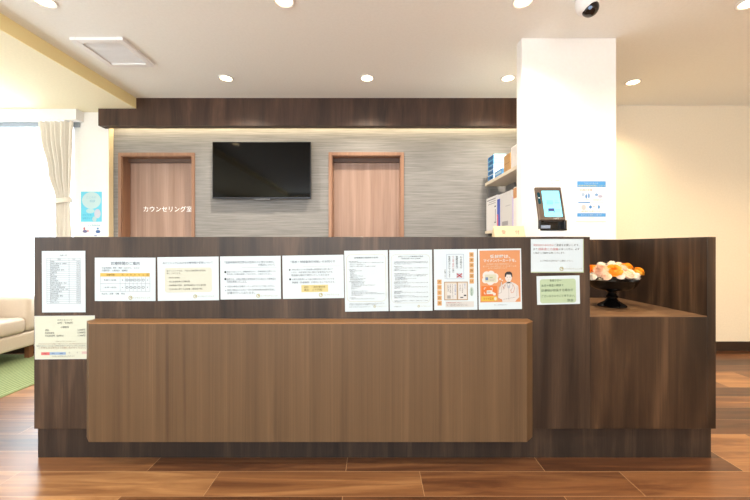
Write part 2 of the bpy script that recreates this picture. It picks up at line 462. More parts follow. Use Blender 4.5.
# ------------------------------------------------------------------ reception counter
DF, DT = 1.74, 1.772
ZT, ZB, ZS = 1.085, 0.157, 0.70
xl, xm, xr = X(34, DF), X(590, DF), X(716, DF)
ctr = thing('reception_counter', 'long dark walnut reception counter with paler projecting front panel and raised right end', 'reception counter', (0, 2.05, 0))
bv = 0.0015
obj('front_panel', mk(box, xl, xm, DF, DF+0.03, ZB, ZT), DARK, ctr, bevel=bv)
obj('countertop', mk(box, xl, xm, DF+0.03, 2.06, ZT-0.03, ZT), DARK, ctr)
obj('side_panel', mk(box, xl, xl+0.03, DF+0.03, 2.41, ZB, ZT-0.03), DARK, ctr)
obj('side_panel', mk(box, xm-0.03, xm, DF+0.03, 2.41, ZB, ZT-0.03), DARK, ctr)
obj('work_desk', mk(box, xl+0.03, xm-0.03, DF+0.03, 2.36, ZS-0.03, ZS), SHELFW, ctr)
obj('lower_front_panel', mk(box, xm, xr-0.0425, DF, DF+0.03, ZB, ZS-0.002), DARK2, ctr, bevel=bv)
obj('display_shelf', mk(box, xm, xr-0.0425, DF+0.001, 2.366, ZS-0.0019, ZS+0.022-0.02), SHELFW, ctr)
obj('end_panel', mk(box, xr-0.0425, xr, DF, 2.41, ZB, ZT), DARK2, ctr, bevel=bv)
obj('back_panel', mk(box, xm, xr-0.0425, 2.366, 2.41, ZB, ZT), DARK2, ctr)
obj('toe_kick', mk(box, X(38, DT), X(711, DT), DT, 2.39, 0, ZB), TOE, ctr)
ch = 0.045; bx0, bx1, bd = -1.345, 0.742, 1.640
o = obj('accent_panel', mk(prism, [(bx0, DF), (bx0, bd+ch), (bx0+ch, bd), (bx1-ch, bd), (bx1, bd+ch), (bx1, DF)], 0.147, 0.686), MID, ctr, bevel=0.001)
o['label'] = 'paler brown projecting front panel with chamfered ends'
obj('accent_top', mk(prism, [(bx0, DF), (bx0, bd+ch), (bx0+ch, bd), (bx1-ch, bd), (bx1, bd+ch), (bx1, DF)], 0.686, 0.690),
    wood('walnut with lit top tint', [(140, 100, 64), (158, 116, 76)], grain='X', across=12, along=0.6, rough=0.4, fibre=0.1), ctr)  # orange tone painted on the top for the light it catches facing up

# ------------------------------------------------------------------ notices on the counter front
INK, GREY, GOLD = (70, 72, 82), (132, 136, 146), (206, 196, 130)
DS = DF
def logo(s, x, y, r, x1):
    s.ring(x, y, r, r*0.35, GOLD); s.ell(x+r*0.2, y-r*0.1, r*0.35, r*0.35, GOLD, 'emblem', 2)
    s.text('メンタルクリニック', x+r+0.6, x1, y, (196, 190, 150))

G = None
s = Sheet('price_list', 'white portrait list with a ruled two-column table, leftmost on the dark counter front', 'notice', [(42.2,251),(85.6,250.8),(85.7,312.2),(42.2,312.4)], DS)
s.text('自費一覧', 60.5, 67.5, 255.3, GREY)
rows = ['診断書', '診断書（傷病手当・休職用）', '自立支援診断書', '精神障害者手帳', '障害年金診断書（新規）', '介護意見書', '紹介状', '通院証明書', '領収証明', '受診状況証明', '診断書（会社提出用　英文）', '傷病手当金意見書', '自立支援（手帳同時申請）', '診断書・意見書（その他　書式）', '生命保険会社診断書', '裁判所診断書', '後見人診断書（鑑定）', '診察券再発行', 'カルテ開示', '予約キャンセル']
y0, y1, n = 258.2, 303.3, 21
for i in range(n+1):
    y = y0 + (y1-y0)*i/n; s.rect(47, y, 80.7, y+0.24, (150, 156, 178), 'table_grid', 1)
for x in (47, 50.6, 69.3, 80.6): s.rect(x, y0, x+0.24, y1+0.24, (150, 156, 178), 'table_grid', 2)
s.text('項目', 58, 61, y0+1.1, GREY); s.text('料金', 73, 76, y0+1.1, GREY)
for i, r in enumerate(rows):
    yc = y0 + (y1-y0)*(i+1.5)/n
    s.text(r, 51.2, min(68.6, 51.2+len(r)*1.22), yc, (92, 96, 110)); s.text('%d円' % (3300+ (i*7 % 5)*1100), 76.6, 80.2, yc, GREY)
s.done()

s = Sheet('fee_notice', 'cream landscape price sheet below the ruled list, lower left of the counter', 'notice', [(34.8,316),(95,315.3),(95.5,358.9),(35,359.2)], DS, plain('cream print paper', (190, 195, 180), 0.45, spec=0.3))
s.frame(34.9, 315.7, 95.2, 359.1, 0.5, (248, 250, 250))
for txt, a, b, y in (('カウンセリング', 58, 73, 319.9), ('60分　9,900円', 58, 72.8, 322.8), ('心理検査', 61, 69.4, 327)): s.text(txt, a, b, y, INK)
for l, r, y in (('個別', '3,300円', 329.9), ('知能検査等', '5,500円', 332.7), ('性格検査等（結果付）', '7,700円', 335.6)):
    s.text(l, 45.5, 45.5+len(l)*1.85, y, INK); s.text(r, 78, 85.4, y, INK)
s.text('予約料およびキャンセル料について', 56, 76, 341.3, (170, 150, 130))
s.text('ご予約の変更はお早めにお電話にてお願いいたします。当日の場合は料金がかかります。', 38.5, 87, 343.6, (190, 150, 136))
s.text('無断でのキャンセルはご予約をお受けできないことがございます。', 37, 86, 345.6, GREY)
s.text('ご不明な点は受付までお問い合わせください。', 39, 86, 347.6, (190, 160, 146))
s.rect(41.3, 352, 49.8, 354.8, (250, 130, 132)); s.rect(49.8, 352, 66, 354.6, (178, 210, 250)); s.rect(82, 351.4, 87.4, 354, (248, 218, 214))
s.text('初診', 44, 47, 353.4, (160, 70, 80)); s.text('再診', 52, 55, 353.3, (90, 120, 180)); s.text('検査', 60, 63, 353.3, (90, 120, 180)); s.text('他', 69, 70.3, 352.5, GREY); s.text('他', 77, 78.3, 352.5, GREY)
s.text('お支払いは現金のみとなります', 52, 75, 356, GREY)
s.done()

s = Sheet('opening_hours_notice', 'white landscape opening-hours sheet with a yellow table header row', 'notice', [(95,257.6),(155.7,257.7),(155.7,300.9),(95,301)], DS)
s.text('診療時間のご案内', 111.2, 139.8, 263.3, (84, 90, 110))
s.text('完全予約制：初診　再診（お子さん　もＯＫ）', 102, 140, 267.9, (104,108,124)); s.text('診療科目：心療内科　精神科', 102, 128, 270.5, (104,108,124))
s.rect(100.4, 273, 150, 276.6, (246, 212, 110))
s.text('診療時間', 107, 114.8, 274.8, (120, 96, 40))
xs = [100.4, 120.2, 125.3, 129.5, 133.2, 137.2, 141.4, 145.6, 150]
for i, d in enumerate('月火水木金土日'): s.text(d, (xs[i+1]+xs[i+2])/2-0.8, (xs[i+1]+xs[i+2])/2+0.8, 274.8, (120, 96, 40))
for x in xs: s.rect(x, 276.6, x+0.28, 291.4, (166, 172, 190), 'table_grid', 1)
for y in (283.4, 291.2): s.rect(100.4, y, 150.1, y+0.28, (166, 172, 190), 'table_grid', 2)
for y, t in ((280, '9:30〜13:00'), (287.3, '14:30〜18:30')):
    s.text(t, 104.4, 116.5, y, (120, 124, 138))
    for i in range(7):
        c = (xs[i+1]+xs[i+2])/2
        if i in (0, 6): s.text('×', c-0.7, c+0.7, y, GREY)
        else: s.ring(c, y, 1.35, 0.42, (124, 128, 142), 'circle_mark', 4, 16)
s.text('休診日：月曜　日曜　祝日', 102, 125, 293.6, (104, 108, 124)); logo(s, 130.7, 297.7, 2, 150.2)
s.done()

s = Sheet('fee_change_notice', 'white landscape sheet with a pale yellow text panel, second from left in the row', 'notice', [(157.6,257.2),(218.7,256.6),(219.2,300.1),(157.9,300.9)], DS)
s.text('当クリニックにおける診療時間の変更について', 163.2, 213.2, 262.7, (104, 110, 136))
s.rect(164.9, 267.6, 212, 292.3, (246, 251, 236), r=2.5)
for i, (t, a, b, y) in enumerate((('当クリニックでは、下記の診療時間の変更を', 167, 206, 270.6), ('致しております。', 167, 181.3, 273.1), ('・初診時診療情報', 168, 180, 277.6), ('・自立支援医療の診療時間', 168, 190, 281.4), ('・各種健康診断書・通院精神療法の診断書時間', 168, 206, 285.1), ('・生活支援に関する診断書（通院者対象）', 168, 202.6, 288.9))):
    s.text(t, a, b, y, (112, 114, 104))
logo(s, 195.2, 296.4, 1.9, 214)
s.done()

s = Sheet('medical_record_notice', 'white landscape bulleted notice with dark square bullets and a long two-line heading', 'notice', [(220,256.5),(280.8,255.8),(281,298.8),(220.8,299.5)], DS)
s.text('「医療情報取得加算及び医療ＤＸに関する掲示」', 225, 274.2, 262.1, (120, 126, 146)); s.text('の掲示について', 258.3, 275, 264.9, (120,126,146))
s.rect(242, 267.4, 277, 267.6, (190, 192, 200), 'border_line')
for y, c, rr in ((271.8, (24,26,34), 0.95), (278.7, (24,26,34), 0.95), (286.3, (60,70,120), 0.4), (290.3, (60,70,120), 0.4)): s.rect(225.4-rr+0.2, y-rr, 225.4+rr, y+rr, c, 'bullet')
for t, a, b, y in (('当院ではオンライン資格確認を行い、診療情報を活用のうえ', 227, 276, 271.5), ('質の高い診療を実施しております。ご協力ください。', 227, 272, 274), ('当院では、正確な情報を取得活用するためマイナ保険証の', 227, 276, 278.8), ('利用を推進いたします。', 227, 247, 281.4), ('初診の場合は加算をいたしますのでご了承ください。', 227.3, 275, 286.2), ('再診の場合は三か月に一回の医療情報取得加算を算定し', 227.3, 275, 289.8), ('診療を行っております。', 227.3, 255, 292.7)):
    s.text(t, a, b, y, (124, 128, 144))
s.rect(226.8, 279.9, 276, 280.1, (150, 152, 166), 'border_line'); s.rect(226.8, 282.5, 247, 282.7, (150, 152, 166), 'border_line')
logo(s, 258.1, 295.8, 1.9, 277.5)
s.done()

s = Sheet('statement_notice', 'white landscape bulleted notice with a small yellow box near its bottom', 'notice', [(282.3,255.7),(343.6,254.7),(344.1,298),(283.1,298.9)], DS)
s.text('『医療・明細書発行体制』のお知らせ', 291, 335.4, 261.6, (120, 126, 146)); s.rect(303, 266.1, 340, 266.3, (196, 198, 196), 'border_line')
s.poly([(289.2,268.6),(289.2,270.5),(291.2,269.5)], (24,26,34), 'bullet'); s.rect(289.3, 278.1, 291, 279.8, (24,26,34), 'bullet')
for t, a, b, y in (('当院は国のすすめる医療費の明細書発行に取り組んで', 292, 333, 269.3), ('います。領収書発行時に個別の診療内容がわかる', 291.5, 332.5, 272.1), ('明細書を無料で発行いたしております。', 291.5, 330.3, 275), ('公費負担医療により自己負担のない方についても', 292, 334.2, 279), ('明細書（診療報酬）を発行いたしております。', 292, 335.2, 282.2)):
    s.text(t, a, b, y, (124, 128, 144))
s.rect(301.2, 284.8, 328, 292, (250, 238, 168))
s.text('初診　一般診療対象', 304, 325.3, 286.9, (150, 132, 60)); s.text('再診　三千円程', 304, 322, 289.8, (150, 132, 60))
logo(s, 320.6, 294.9, 2, 339)
s.done()

def lined(s, x0, x1, lines, col=(104, 110, 130)):
    for y, a, b, bold in lines:
        t = ['医療機関における書面掲示事項について', '当院は保険医療機関の指定を受けております。個人情報の保護に努め', '明細書の発行状況に関する事項　院内に掲示しております', '・厚生労働大臣の定める基準に基づき診療'][int(y*7) % 4]
        n = max(5, int((b - a)/0.85)); t = (t*3)[:n]
        s.text(t, a, b, y, (62, 66, 84) if bold else col)
s = Sheet('facility_notice', 'white portrait sheet of small print with one-line heading inside a thin gold rounded border', 'notice', [(344,250.8),(387.9,250.1),(388.3,311),(345.4,311.6)], DS)
s.frame(346.7, 254.3, 386, 301.6, 0.3, (226, 216, 180), r=4.5)
s.text('医療機関の書面掲示事項', 354.6, 378.2, 257.7, (52, 56, 76), h=1.5)
lined(s, 0, 0, [(261.5,349,358,1),(262.6,350,384,0),(264.6,350,366,0),(266.3,350,376,0),(269.5,349,356,1),(270.7,350,362,0),(271.8,350,355,0),(273.4,350,354,0),(274.7,350,357,0),(275.9,350,363,0),(277.2,350,358,0),(278.6,350,366,0),(279.7,350,363,0),(281.4,349,365,1),(282.6,351,364,0),(283.9,351,364,0),(285.1,351,375,0),(286.5,351,361,0),(288,351,357,0),(289.6,351,354,0),(291,351,368,0),(292.5,351,377,0),(293.6,351,384,0),(295,351,363,0),(297.6,349,356,1),(298.7,351,374,0),(303.4,349,384,0),(304.6,349,376,0),(306.7,349,370,0)])
logo(s, 374.2, 306.5, 1.2, 386); s.done()
s = Sheet('privacy_notice', 'white portrait sheet of small print with two-line heading inside a pale grey rounded border', 'notice', [(389,250.1),(431.9,249.7),(432.6,310.6),(390,311)], DS)
s.frame(391.3, 254.3, 430, 303, 0.3, (226, 226, 214), r=4.5)
s.text('当院についての書面掲示事項', 398.2, 423.2, 256.4, (52, 56, 76), h=1.3); s.text('（保険診療に関する事項）', 401.2, 420.7, 258.6, (60, 64, 84), h=1.2)
lined(s, 0, 0, [(261.6,394,428,0),(262.6,394,428,0),(263.8,394,412,0),(266.3,394,402,1),(267.8,395,428,0),(269.3,394,399,0),(270.4,394,416,0),(273.3,394,410,1),(274.6,395,428,0),(275.8,394,426,0),(277.4,395,405,0),(278.5,395,416,0),(279.6,395,407,0),(281.6,394,407,1),(282.6,394,428,0),(283.8,394,408,0),(285.7,394,410,1),(286.8,394,428,0),(288,394,400,0),(291.1,394,402,1),(292.3,394,428,0),(293.4,394,400,0),(295.6,394,414,1),(296.8,394,428,0),(297.8,394,402,0),(300.6,394,428,0),(301.6,394,401,0),(306.4,394,401,0)])
logo(s, 418.4, 306.2, 1.2, 430); s.done()

s = Sheet('insurance_poster', 'white portrait poster with vertical writing and two columns of orange lettered squares', 'poster', [(434,249.4),(476.9,249),(477.3,309.7),(434,310)], DS)
P = lambda x, y: (432 + x/7.35, 246 + y/7.35)
def R(a, b, c, d, col, part='coloured_panel', layer=1): (x0, y0), (x1, y1) = P(a, b), P(c, d); s.rect(x0, y0, x1, y1, col, part, layer)
for i, c in enumerate('健康保険証は'):
    y = 47 + i*39; R(275, y, 307, y+35, (250, 196, 130), 'lettered_square'); x0, yc = P(282, y+17); s.text(c, x0, P(300, 0)[0], yc, (120, 80, 40))
for i, c in enumerate('大切なお薬'):
    y = 246 + i*39; R(38, y, 70, y+35, (250, 196, 130), 'lettered_square'); x0, yc = P(45, y+17); s.text(c, x0, P(63, 0)[0], yc, (120, 80, 40))
x0, y0 = P(107, 60); x1, y1 = P(234, 242); s.frame(x0, y0, x1, y1, 0.3, (150, 176, 220))
def V(t, xc, a, b, col, w): s.vtext(t, P(xc, 0)[0], P(0, a)[1], P(0, b)[1], col, w=w/7.35)
V('今お持ちの', 213, 75, 165, (60, 60, 66), 16); V('健康保険証は', 183, 72, 165, (60, 60, 66), 16); V('十二月二日から', 156, 72, 170, (226, 60, 70), 15); V('発行', 156, 172, 196, (60,60,66), 15); V('新規発行はされなくなります', 128, 72, 230, (60, 60, 66), 15); V('ご利用ください', 96, 170, 240, (60, 64, 76), 12)
R(180, 200, 222, 233, (206, 216, 232), 'illustration', 1)
a, b, c, d = P(181, 203), P(221, 231), P(181, 231), P(221, 203)
s.line([a, b], 0.9, (226, 60, 70)); s.line([c, d], 0.9, (226, 60, 70))
x0, y0 = P(88, 262); x1, y1 = P(262, 398); s.rect(x0, y0, x1, y1, (246, 240, 226), layer=1); s.frame(x0, y0, x1, y1, 0.8, (196, 166, 130), layer=2)
R(180, 265, 190, 396, (204, 176, 140), 'border_line', 2); R(110, 278, 180, 388, (252, 252, 250), 'illustration', 2); R(192, 275, 252, 388, (252, 252, 250), 'illustration', 2)
V('受診時は', 170, 282, 360, (80, 140, 220), 11); V('かならずお持ちください', 150, 280, 388, (96, 96, 104), 9); V('お薬の情報', 133, 280, 345, (96, 96, 104), 9); V('診療情報', 117, 282, 336, (96,96,104), 9); R(110, 362, 136, 386, (190, 188, 184), 'illustration', 3)
V('安心', 240, 276, 312, (80, 140, 220), 11); V('マイナ保険証', 223, 280, 345, (96,96,104), 9); V('なら便利', 205, 282, 330, (96,96,104), 9); R(232, 358, 250, 368, (60,62,70), 'illustration', 3); R(206, 374, 228, 381, (60,62,70), 'illustration', 3)
R(98, 407, 306, 449, (244, 244, 242)); x0, y0 = P(105, 416); s.text('●健康保険証利用のお申込み', x0, P(215, 0)[0], y0, (200, 90, 90))
for q in (429, 438): x0, y0 = P(105, q); s.text('詳しくは受付の窓口でお問い合わせください', x0, P(262, 0)[0], y0, GREY)
a = P(290, 335); s.ell(a[0], a[1], 2.0, 4.6, (216, 236, 226)); V('お得な制度', 290, 310, 365, (90, 150, 130), 9)
s.done()

s = Sheet('doctor_poster', 'orange portrait poster with a drawn doctor in white coat and a thought cloud', 'poster', [(478,249.4),(521.2,248),(521.6,309.3),(478.4,309.3)], DS)
P = lambda x, y: (476 + x/7.35, 246 + y/7.35)
OR = (248, 172, 118); LN = (92, 84, 92)
R(28, 32, 325, 412, OR)
def T(t, a, b, y, col, h=None): s.text(t, P(a, 0)[0], P(b, 0)[0], P(0, y)[1], col, h, bold=0.025 if h else 0.0)
T('受診時は、', 104, 252, 76, (255, 255, 252), 3.6); T('マイナンバーカードを。', 56, 296, 106, (255, 255, 252), 3.2)
T('医療機関や薬局で健康保険証として', 80, 268, 132, (255, 232, 206)); T('使えます。本人の同意によりデータに基づく診療', 50, 296, 148, (255, 232, 206)); T('より良い医療が受けられます', 88, 228, 162, (255, 232, 206))
for ci, (cx, cy, r) in enumerate(((78,215,30),(110,208,28),(142,222,22),(68,248,24),(105,258,28),(140,250,22),(105,232,40))): a = P(cx, cy); s.ell(a[0], a[1], r/7.35, r/7.35, (255, 255, 252), 'thought_cloud_drawing', 1.3 + ci*0.2)
a = P(176, 243); s.ell(a[0], a[1], 1.1, 0.9, (255, 255, 252), 'thought_cloud_drawing', 2); a = P(192, 253); s.ell(a[0], a[1], 0.7, 0.6, (255, 255, 252), 'thought_cloud_drawing', 2)
R(64, 208, 149, 264, (240, 240, 214), 'thought_cloud_drawing', 3); R(68, 228, 88, 250, (120, 150, 200), 'thought_cloud_drawing', 4); R(98, 226, 122, 234, (190, 214, 170), 'thought_cloud_drawing', 4); R(98, 240, 140, 244, (200, 196, 190), 'thought_cloud_drawing', 4); R(98, 250, 132, 254, (200, 196, 190), 'thought_cloud_drawing', 4)
R(38, 293, 152, 366, (250, 136, 60), 'card_scan_drawing', 2)
for (cx, cy, sx, sy) in ((58,306,1,1),(118,306,-1,1),(58,350,1,-1),(118,350,-1,-1)):
    s.line([P(cx, cy+14*sy), P(cx, cy), P(cx+14*sx, cy)], 0.6, (255, 250, 240), 'card_scan_drawing', 3)
R(76, 324, 118, 352, (255, 250, 240), 'card_scan_drawing', 4); R(80, 334, 104, 339, (150,140,140), 'card_scan_drawing', 5)
s.poly([P(112, 340), P(126, 362), P(140, 362), P(144, 348), P(122, 336)], (255, 250, 240), 'card_scan_drawing', 5)
R(36, 369, 153, 403, (252, 214, 84), 'card_scan_drawing', 2); T('マイナ受付', 50, 126, 386, (214, 110, 40), 2.6); a = P(139, 386); s.ell(a[0], a[1], 1.2, 1.7, (255,250,240), 'card_scan_drawing', 4)
# the drawn doctor
WC = (250, 248, 246)
s.poly([P(*q) for q in ((168,300),(196,282),(222,266),(258,264),(290,280),(308,296),(314,378),(292,398),(284,411),(190,411),(188,392),(160,380))], WC, 'doctor_drawing', 2)
a = P(238, 232); s.ell(a[0], a[1], 3.4, 4.5, (252, 246, 242), 'doctor_drawing', 3)
s.poly([P(*q) for q in ((210,226),(212,202),(226,190),(250,188),(264,200),(267,226),(260,230),(256,212),(224,210),(217,230))], (58, 56, 60), 'doctor_drawing', 4)
R(226, 252, 250, 274, (252, 244, 238), 'doctor_drawing', 2)
s.poly([P(*q) for q in ((224,268),(238,300),(252,266),(246,310),(230,310))], (200, 206, 222), 'doctor_drawing', 4)
for pl in (((222,268),(206,310)), ((258,266),(268,300),(254,330)), ((188,300),(184,340),(162,350)), ((300,300),(296,372)), ((196,392),(286,378)), ((160,380),(190,400)), ((238,310),(238,400))):
    s.line([P(*q) for q in pl], 0.2, LN, 'doctor_drawing', 5)
s.line([P(210,284), P(200,306), P(206,316)], 0.4, (230,130,80), 'doctor_drawing', 5); s.line([P(268,280), P(282,310), P(272,340), P(256,346), P(252,320)], 0.4, (230,130,80), 'doctor_drawing', 5)
s.poly([P(*q) for q in ((172,322),(170,300),(178,296),(182,262),(188,262),(188,294),(198,298),(198,322))], (252, 244, 238), 'doctor_drawing', 4)
s.line([P(*q) for q in ((172,322),(170,300),(178,296),(182,262),(188,262),(188,294),(198,298),(198,322))], 0.2, LN, 'doctor_drawing', 6)
for q in ((228,230),(248,230)): a = P(*q); s.ell(a[0], a[1], 0.35, 0.35, (60,56,60), 'doctor_drawing', 5)
s.line([P(232,250), P(238,252), P(244,250)], 0.2, (190,100,90), 'doctor_drawing', 5)
T('詳しくは受付の窓口まで', 130, 226, 432, (90, 92, 100))
s.done()

s = Sheet('fever_notice', 'white notice with red and black writing and thin green edge above the pale green card', 'notice', [(530.4,239),(583.1,239),(583.8,272.6),(531.2,272.8)], DS)
s.rect(531, 271.8, 583.6, 272.6, (196, 214, 160), 'border_line'); s.rect(582.8, 239.2, 583.5, 271.8, (206, 222, 178), 'border_line')
T = lambda t, a, b, y, col: s.text(t, 528 + a/6.95, 528 + b/6.95, 234 + y/6.95, col)
T('発熱症状のある方は', 36, 176, 77, (232, 120, 116)); T('ご遠慮をお願いします。', 180, 356, 77, (104,100,100))
T('また', 36, 66, 105, (104,100,100)); T('感染者との接触', 70, 210, 105, (232, 120, 116)); T('のあった方は、必ず', 214, 356, 105, (104,100,100))
T('お電話でご連絡をお願いいたします。', 36, 256, 131, (104,100,100)); T('※ご不明な点は受付までご連絡ください。', 84, 310, 186, (140,136,134))
logo(s, 528+232/6.95, 234+242/6.95, 2, 581.6); s.done()

s = Sheet('order_notice', 'small white card with a pale green rounded text panel, below the red and black notice', 'notice', [(536.2,276.2),(579.4,275.3),(579.8,303.8),(537.4,304.8)], DS)
s.rect(528+82/6.95, 234+312/6.95, 528+332/6.95, 234+478/6.95, (212, 238, 200), r=2.5)
GI = (84, 104, 84)
T('患者さまへ', 150, 232, 322, GI); T('急患や検査の関係で', 92, 246, 356, GI); T('診療順が前後する場合が', 92, 312, 390, GI); T('ございますのでご了承下さい。', 92, 322, 429, GI); T('院長', 272, 312, 462, GI)
s.done()

# ------------------------------------------------------------------ posters on the column and the white wall
s = Sheet('terminal_guide_sheet', 'white sheet on the column, partly hidden behind the card reader', 'notice', [(535,177.8),(562,177.8),(562,219),(535,219)], DCOL, gap=0.0006)
s.text('マイナンバーカード受付', 540, 559.6, 180.6, (170, 140, 110)); s.text('顔認証', 543, 546, 183.8, (214, 176, 130)); s.text('付カード', 551, 558.6, 183.8, (214, 176, 130)); s.done()
s = Sheet('blue_band_poster', 'white portrait poster with two bright blue bands on the white column', 'poster', [(575.7,178.1),(605.9,178.1),(605.9,221.8),(575.7,221.8)], DCOL)
BL = (96, 182, 255)
P = lambda x, y: (570 + x/9.62, 175 + y/9.62)
R(68, 60, 343, 118, BL); R(68, 367, 343, 402, BL); R(78, 258, 192, 270, BL)
def T(t, a, b, y, col, h=None): s.text(t, P(a, 0)[0], P(b, 0)[0], P(0, y)[1], col, h)
T('マイナンバーカードの', 136, 268, 80, (255,255,255), 1.5); T('健康保険証利用について', 78, 340, 103, (250, 246, 160), 1.7)
T('ご利用の手順', 76, 212, 145, (240, 130, 110)); T('カードを置く', 124, 184, 236, (180,150,130)); T('顔認証を行う', 224, 310, 240, (180,150,130)); T('暗証番号でも受付できます', 108, 304, 350, (190,160,140)); T('あらかじめ登録が必要です', 104, 302, 384, (214, 234, 255)); T('厚生労働省', 182, 232, 412, (220,180,150))
for cx, cy, rx, ry, col in ((125,190,16,18,(196,222,250)),(155,206,10,22,(110,170,236)),(180,200,10,26,(130,184,240)),(254,190,16,14,(140,190,244)),(290,206,22,14,(206,206,232)),(130,312,22,26,(228,226,228)),(196,308,14,16,(80,160,236)),(276,308,12,18,(110,176,240)),(228,304,12,8,(226,230,236))):
    a = P(cx, cy); s.ell(a[0], a[1], rx/9.62, ry/9.62, col)
R(90, 263, 322, 265, (240, 226, 206), 'border_line'); R(58, 446, 342, 449, (244, 212, 186), 'border_line'); s.done()

s = Sheet('cyan_poster', 'cyan poster with a large white bubble, on the white wall beside the curtain', 'poster', [(81,191.6),(102,191.6),(102,221.8),(81,221.8)], DW, plain('cyan print', (104, 204, 232), 0.5))
P = lambda x, y: (70 + x/8.33, 180 + y/8.33)
a = P(180, 170); s.ell(a[0], a[1], 9.4, 8.4, (214, 246, 252)); a = P(230, 280); s.ell(a[0], a[1], 3.2, 4.6, (226, 232, 250), layer=2); a = P(170, 258); s.ell(a[0], a[1], 4.2, 2.4, (200, 244, 252), layer=2); a = P(205, 325); s.ell(a[0], a[1], 2.2, 2.6, (206, 244, 252), layer=3)
def T(t, a, b, y, col, h=None): s.text(t, P(a, 0)[0], P(b, 0)[0], P(0, y)[1], col, h)
T('こころの', 140, 220, 145, (130, 204, 232)); T('相談', 165, 212, 175, (130, 204, 232)); T('ひとりで', 108, 180, 292, (60, 176, 220)); T('悩まないで', 106, 190, 318, (60, 176, 220)); s.done()
s = Sheet('small_leaflet', 'white leaflet with small blue and pink figures, directly below the cyan poster', 'leaflet', [(81.5,223.6),(102,223.6),(102,238),(81.5,238)], DW)
P = lambda x, y: (70 + x/8.33, 180 + y/8.33)
T('こころの健康相談', 112, 256, 378, (110, 200, 230))
for q, col in (((120,405,8,12),(220,130,150)),((126,428,20,12),(130,130,180)),((150,425,8,10),(236,180,190)),((232,404,9,8),(90,150,210)),((234,430,20,14),(80,120,190)),((214,462,14,6),(170,190,230))):
    a = P(q[0], q[1]); s.ell(a[0], a[1], q[2]/8.33, q[3]/8.33, col)
s.done()

# ------------------------------------------------------------------ card reader terminal on the counter
tx, ty, tz = X(552.5, 1.86), 1.86, ZT
term = thing('card_reader', 'brown tilted touch-screen card reader with cyan display on the counter top', 'card reader', (tx, ty, tz))
BRZ = plain('bronze casing', (98, 84, 72), 0.35, metal=0.3)
tilt = math.radians(15.5)
def tilted(bm, z0=0.082, y0=-0.05):
    M = Matrix.Translation((tx - 0.0235, ty + y0, tz + z0)) @ Matrix.Rotation(-tilt, 4, 'X')
    bmesh.ops.transform(bm, matrix=M, verts=bm.verts[:]); return bm
def wedge(bm, x0, x1, y0, y1, z0, z1, k=0.5):          # sides swept inward toward the back
    prism(bm, [(x0, y0), (x1, y0), (x1, y1), (x0 + k*(y1-y0), y1)], z0, z1)
obj('base', mk(wedge, tx-0.084, tx+0.044, ty-0.045, ty+0.055, tz, tz+0.034), WHITEP, term, bevel=0.006, segs=3)
bm = bmesh.new()                                             # black card tray: floor, cheeks and back
wedge(bm, tx-0.0885, tx+0.048, ty-0.052, ty+0.03, tz+0.0345, tz+0.042); wedge(bm, tx-0.0885, tx-0.082, ty-0.050, ty-0.0205, tz+0.0421, tz+0.086, 0.15)
box(bm, tx+0.036, tx+0.048, ty-0.050, ty-0.0205, tz+0.0421, tz+0.086); wedge(bm, tx-0.0735, tx+0.048, ty-0.020, ty+0.03, tz+0.0421, tz+0.086)
obj('card_tray', bm, BLACKP, term, bevel=0.002)
obj('tray_label', mk(box, tx-0.078, tx-0.022, ty-0.0225, ty-0.0202, tz+0.046, tz+0.062), plain('label grey blue', (150, 160, 178), 0.4), term)
obj('housing', tilted(mk(box, -0.0675, 0.0675, 0, 0.016, 0.004, 0.186)), BRZ, term, bevel=0.005, segs=3)
obj('rear_shell', tilted(mk(box, -0.035, 0.070, 0.0165, 0.05, 0.008, 0.182)), plain('pale grey shell', (206, 204, 200), 0.4), term, bevel=0.008, segs=3)
SCR = plain('cyan screen', (126, 224, 244), 0.2, emit=0.9)
scr = obj('screen', tilted(mk(box, -0.037, 0.0525, -0.0012, -0.0002, 0.022, 0.164)), SCR, term)
obj('bezel', tilted(mk(box, 0.0541, 0.058, -0.0012, -0.0002, 0.022, 0.164)), plain('screen bezel', (24, 30, 44), 0.3), term)
for q in ((-0.018, 0.014, 0.098, 0.102), (-0.018, 0.012, 0.090, 0.094), (-0.018, 0.014, 0.106, 0.109), (0.024, 0.044, 0.096, 0.099), (0.024, 0.04, 0.106, 0.108), (0.02, 0.045, 0.060, 0.062), (0.02, 0.045, 0.052, 0.054)):
    obj('text_line', tilted(mk(box, q[0], q[1], -0.0016, -0.0013, q[2], q[3])), plain('screen text', (96, 172, 220), 0.3, emit=0.4), scr)
bm = bmesh.new(); box(bm, -0.016, 0.016, -0.0016, -0.0013, 0.052, 0.068); box(bm, -0.016, -0.011, -0.0016, -0.0013, 0.046, 0.052); box(bm, 0.011, 0.016, -0.0016, -0.0013, 0.046, 0.052)
obj('screen_icon', tilted(bm), plain('screen icon', (60, 70, 130), 0.3, emit=0.2), scr)
pts = []
for cx, a0 in ((0.148, 0), (0.098, PI)):
    for k in range(9): a = a0 + PI*k/8; pts.append((-0.0545 + 0.0075*math.cos(a), cx + 0.0075*math.sin(a)))
bm = bmesh.new(); prism(bm, pts, 0, 0.0015)
bmesh.ops.transform(bm, matrix=Matrix.Rotation(PI/2, 4, 'X'), verts=bm.verts[:])
cw = obj('camera_window', tilted(bm), plain('dark teal glass', (14, 62, 74), 0.1), term)
bm = bmesh.new(); bmesh.ops.create_uvsphere(bm, u_segments=16, v_segments=8, radius=0.0035); bmesh.ops.translate(bm, verts=bm.verts[:], vec=(-0.0545, -0.002, 0.124))
obj('lens', tilted(bm), plain('lens white', (210, 220, 220), 0.2), cw, smooth=True)
v, f, a, b, c, d = text_geo('TAKE')
bm = bmesh.new(); vv = [bm.verts.new((0.004 + (q[0]-a)/(b-a)*0.028, -0.0006, 0.009 + (q[1]-c)/(d-c)*0.008)) for q in v]
for p in f:
    try: bm.faces.new([vv[i] for i in p])
    except ValueError: pass
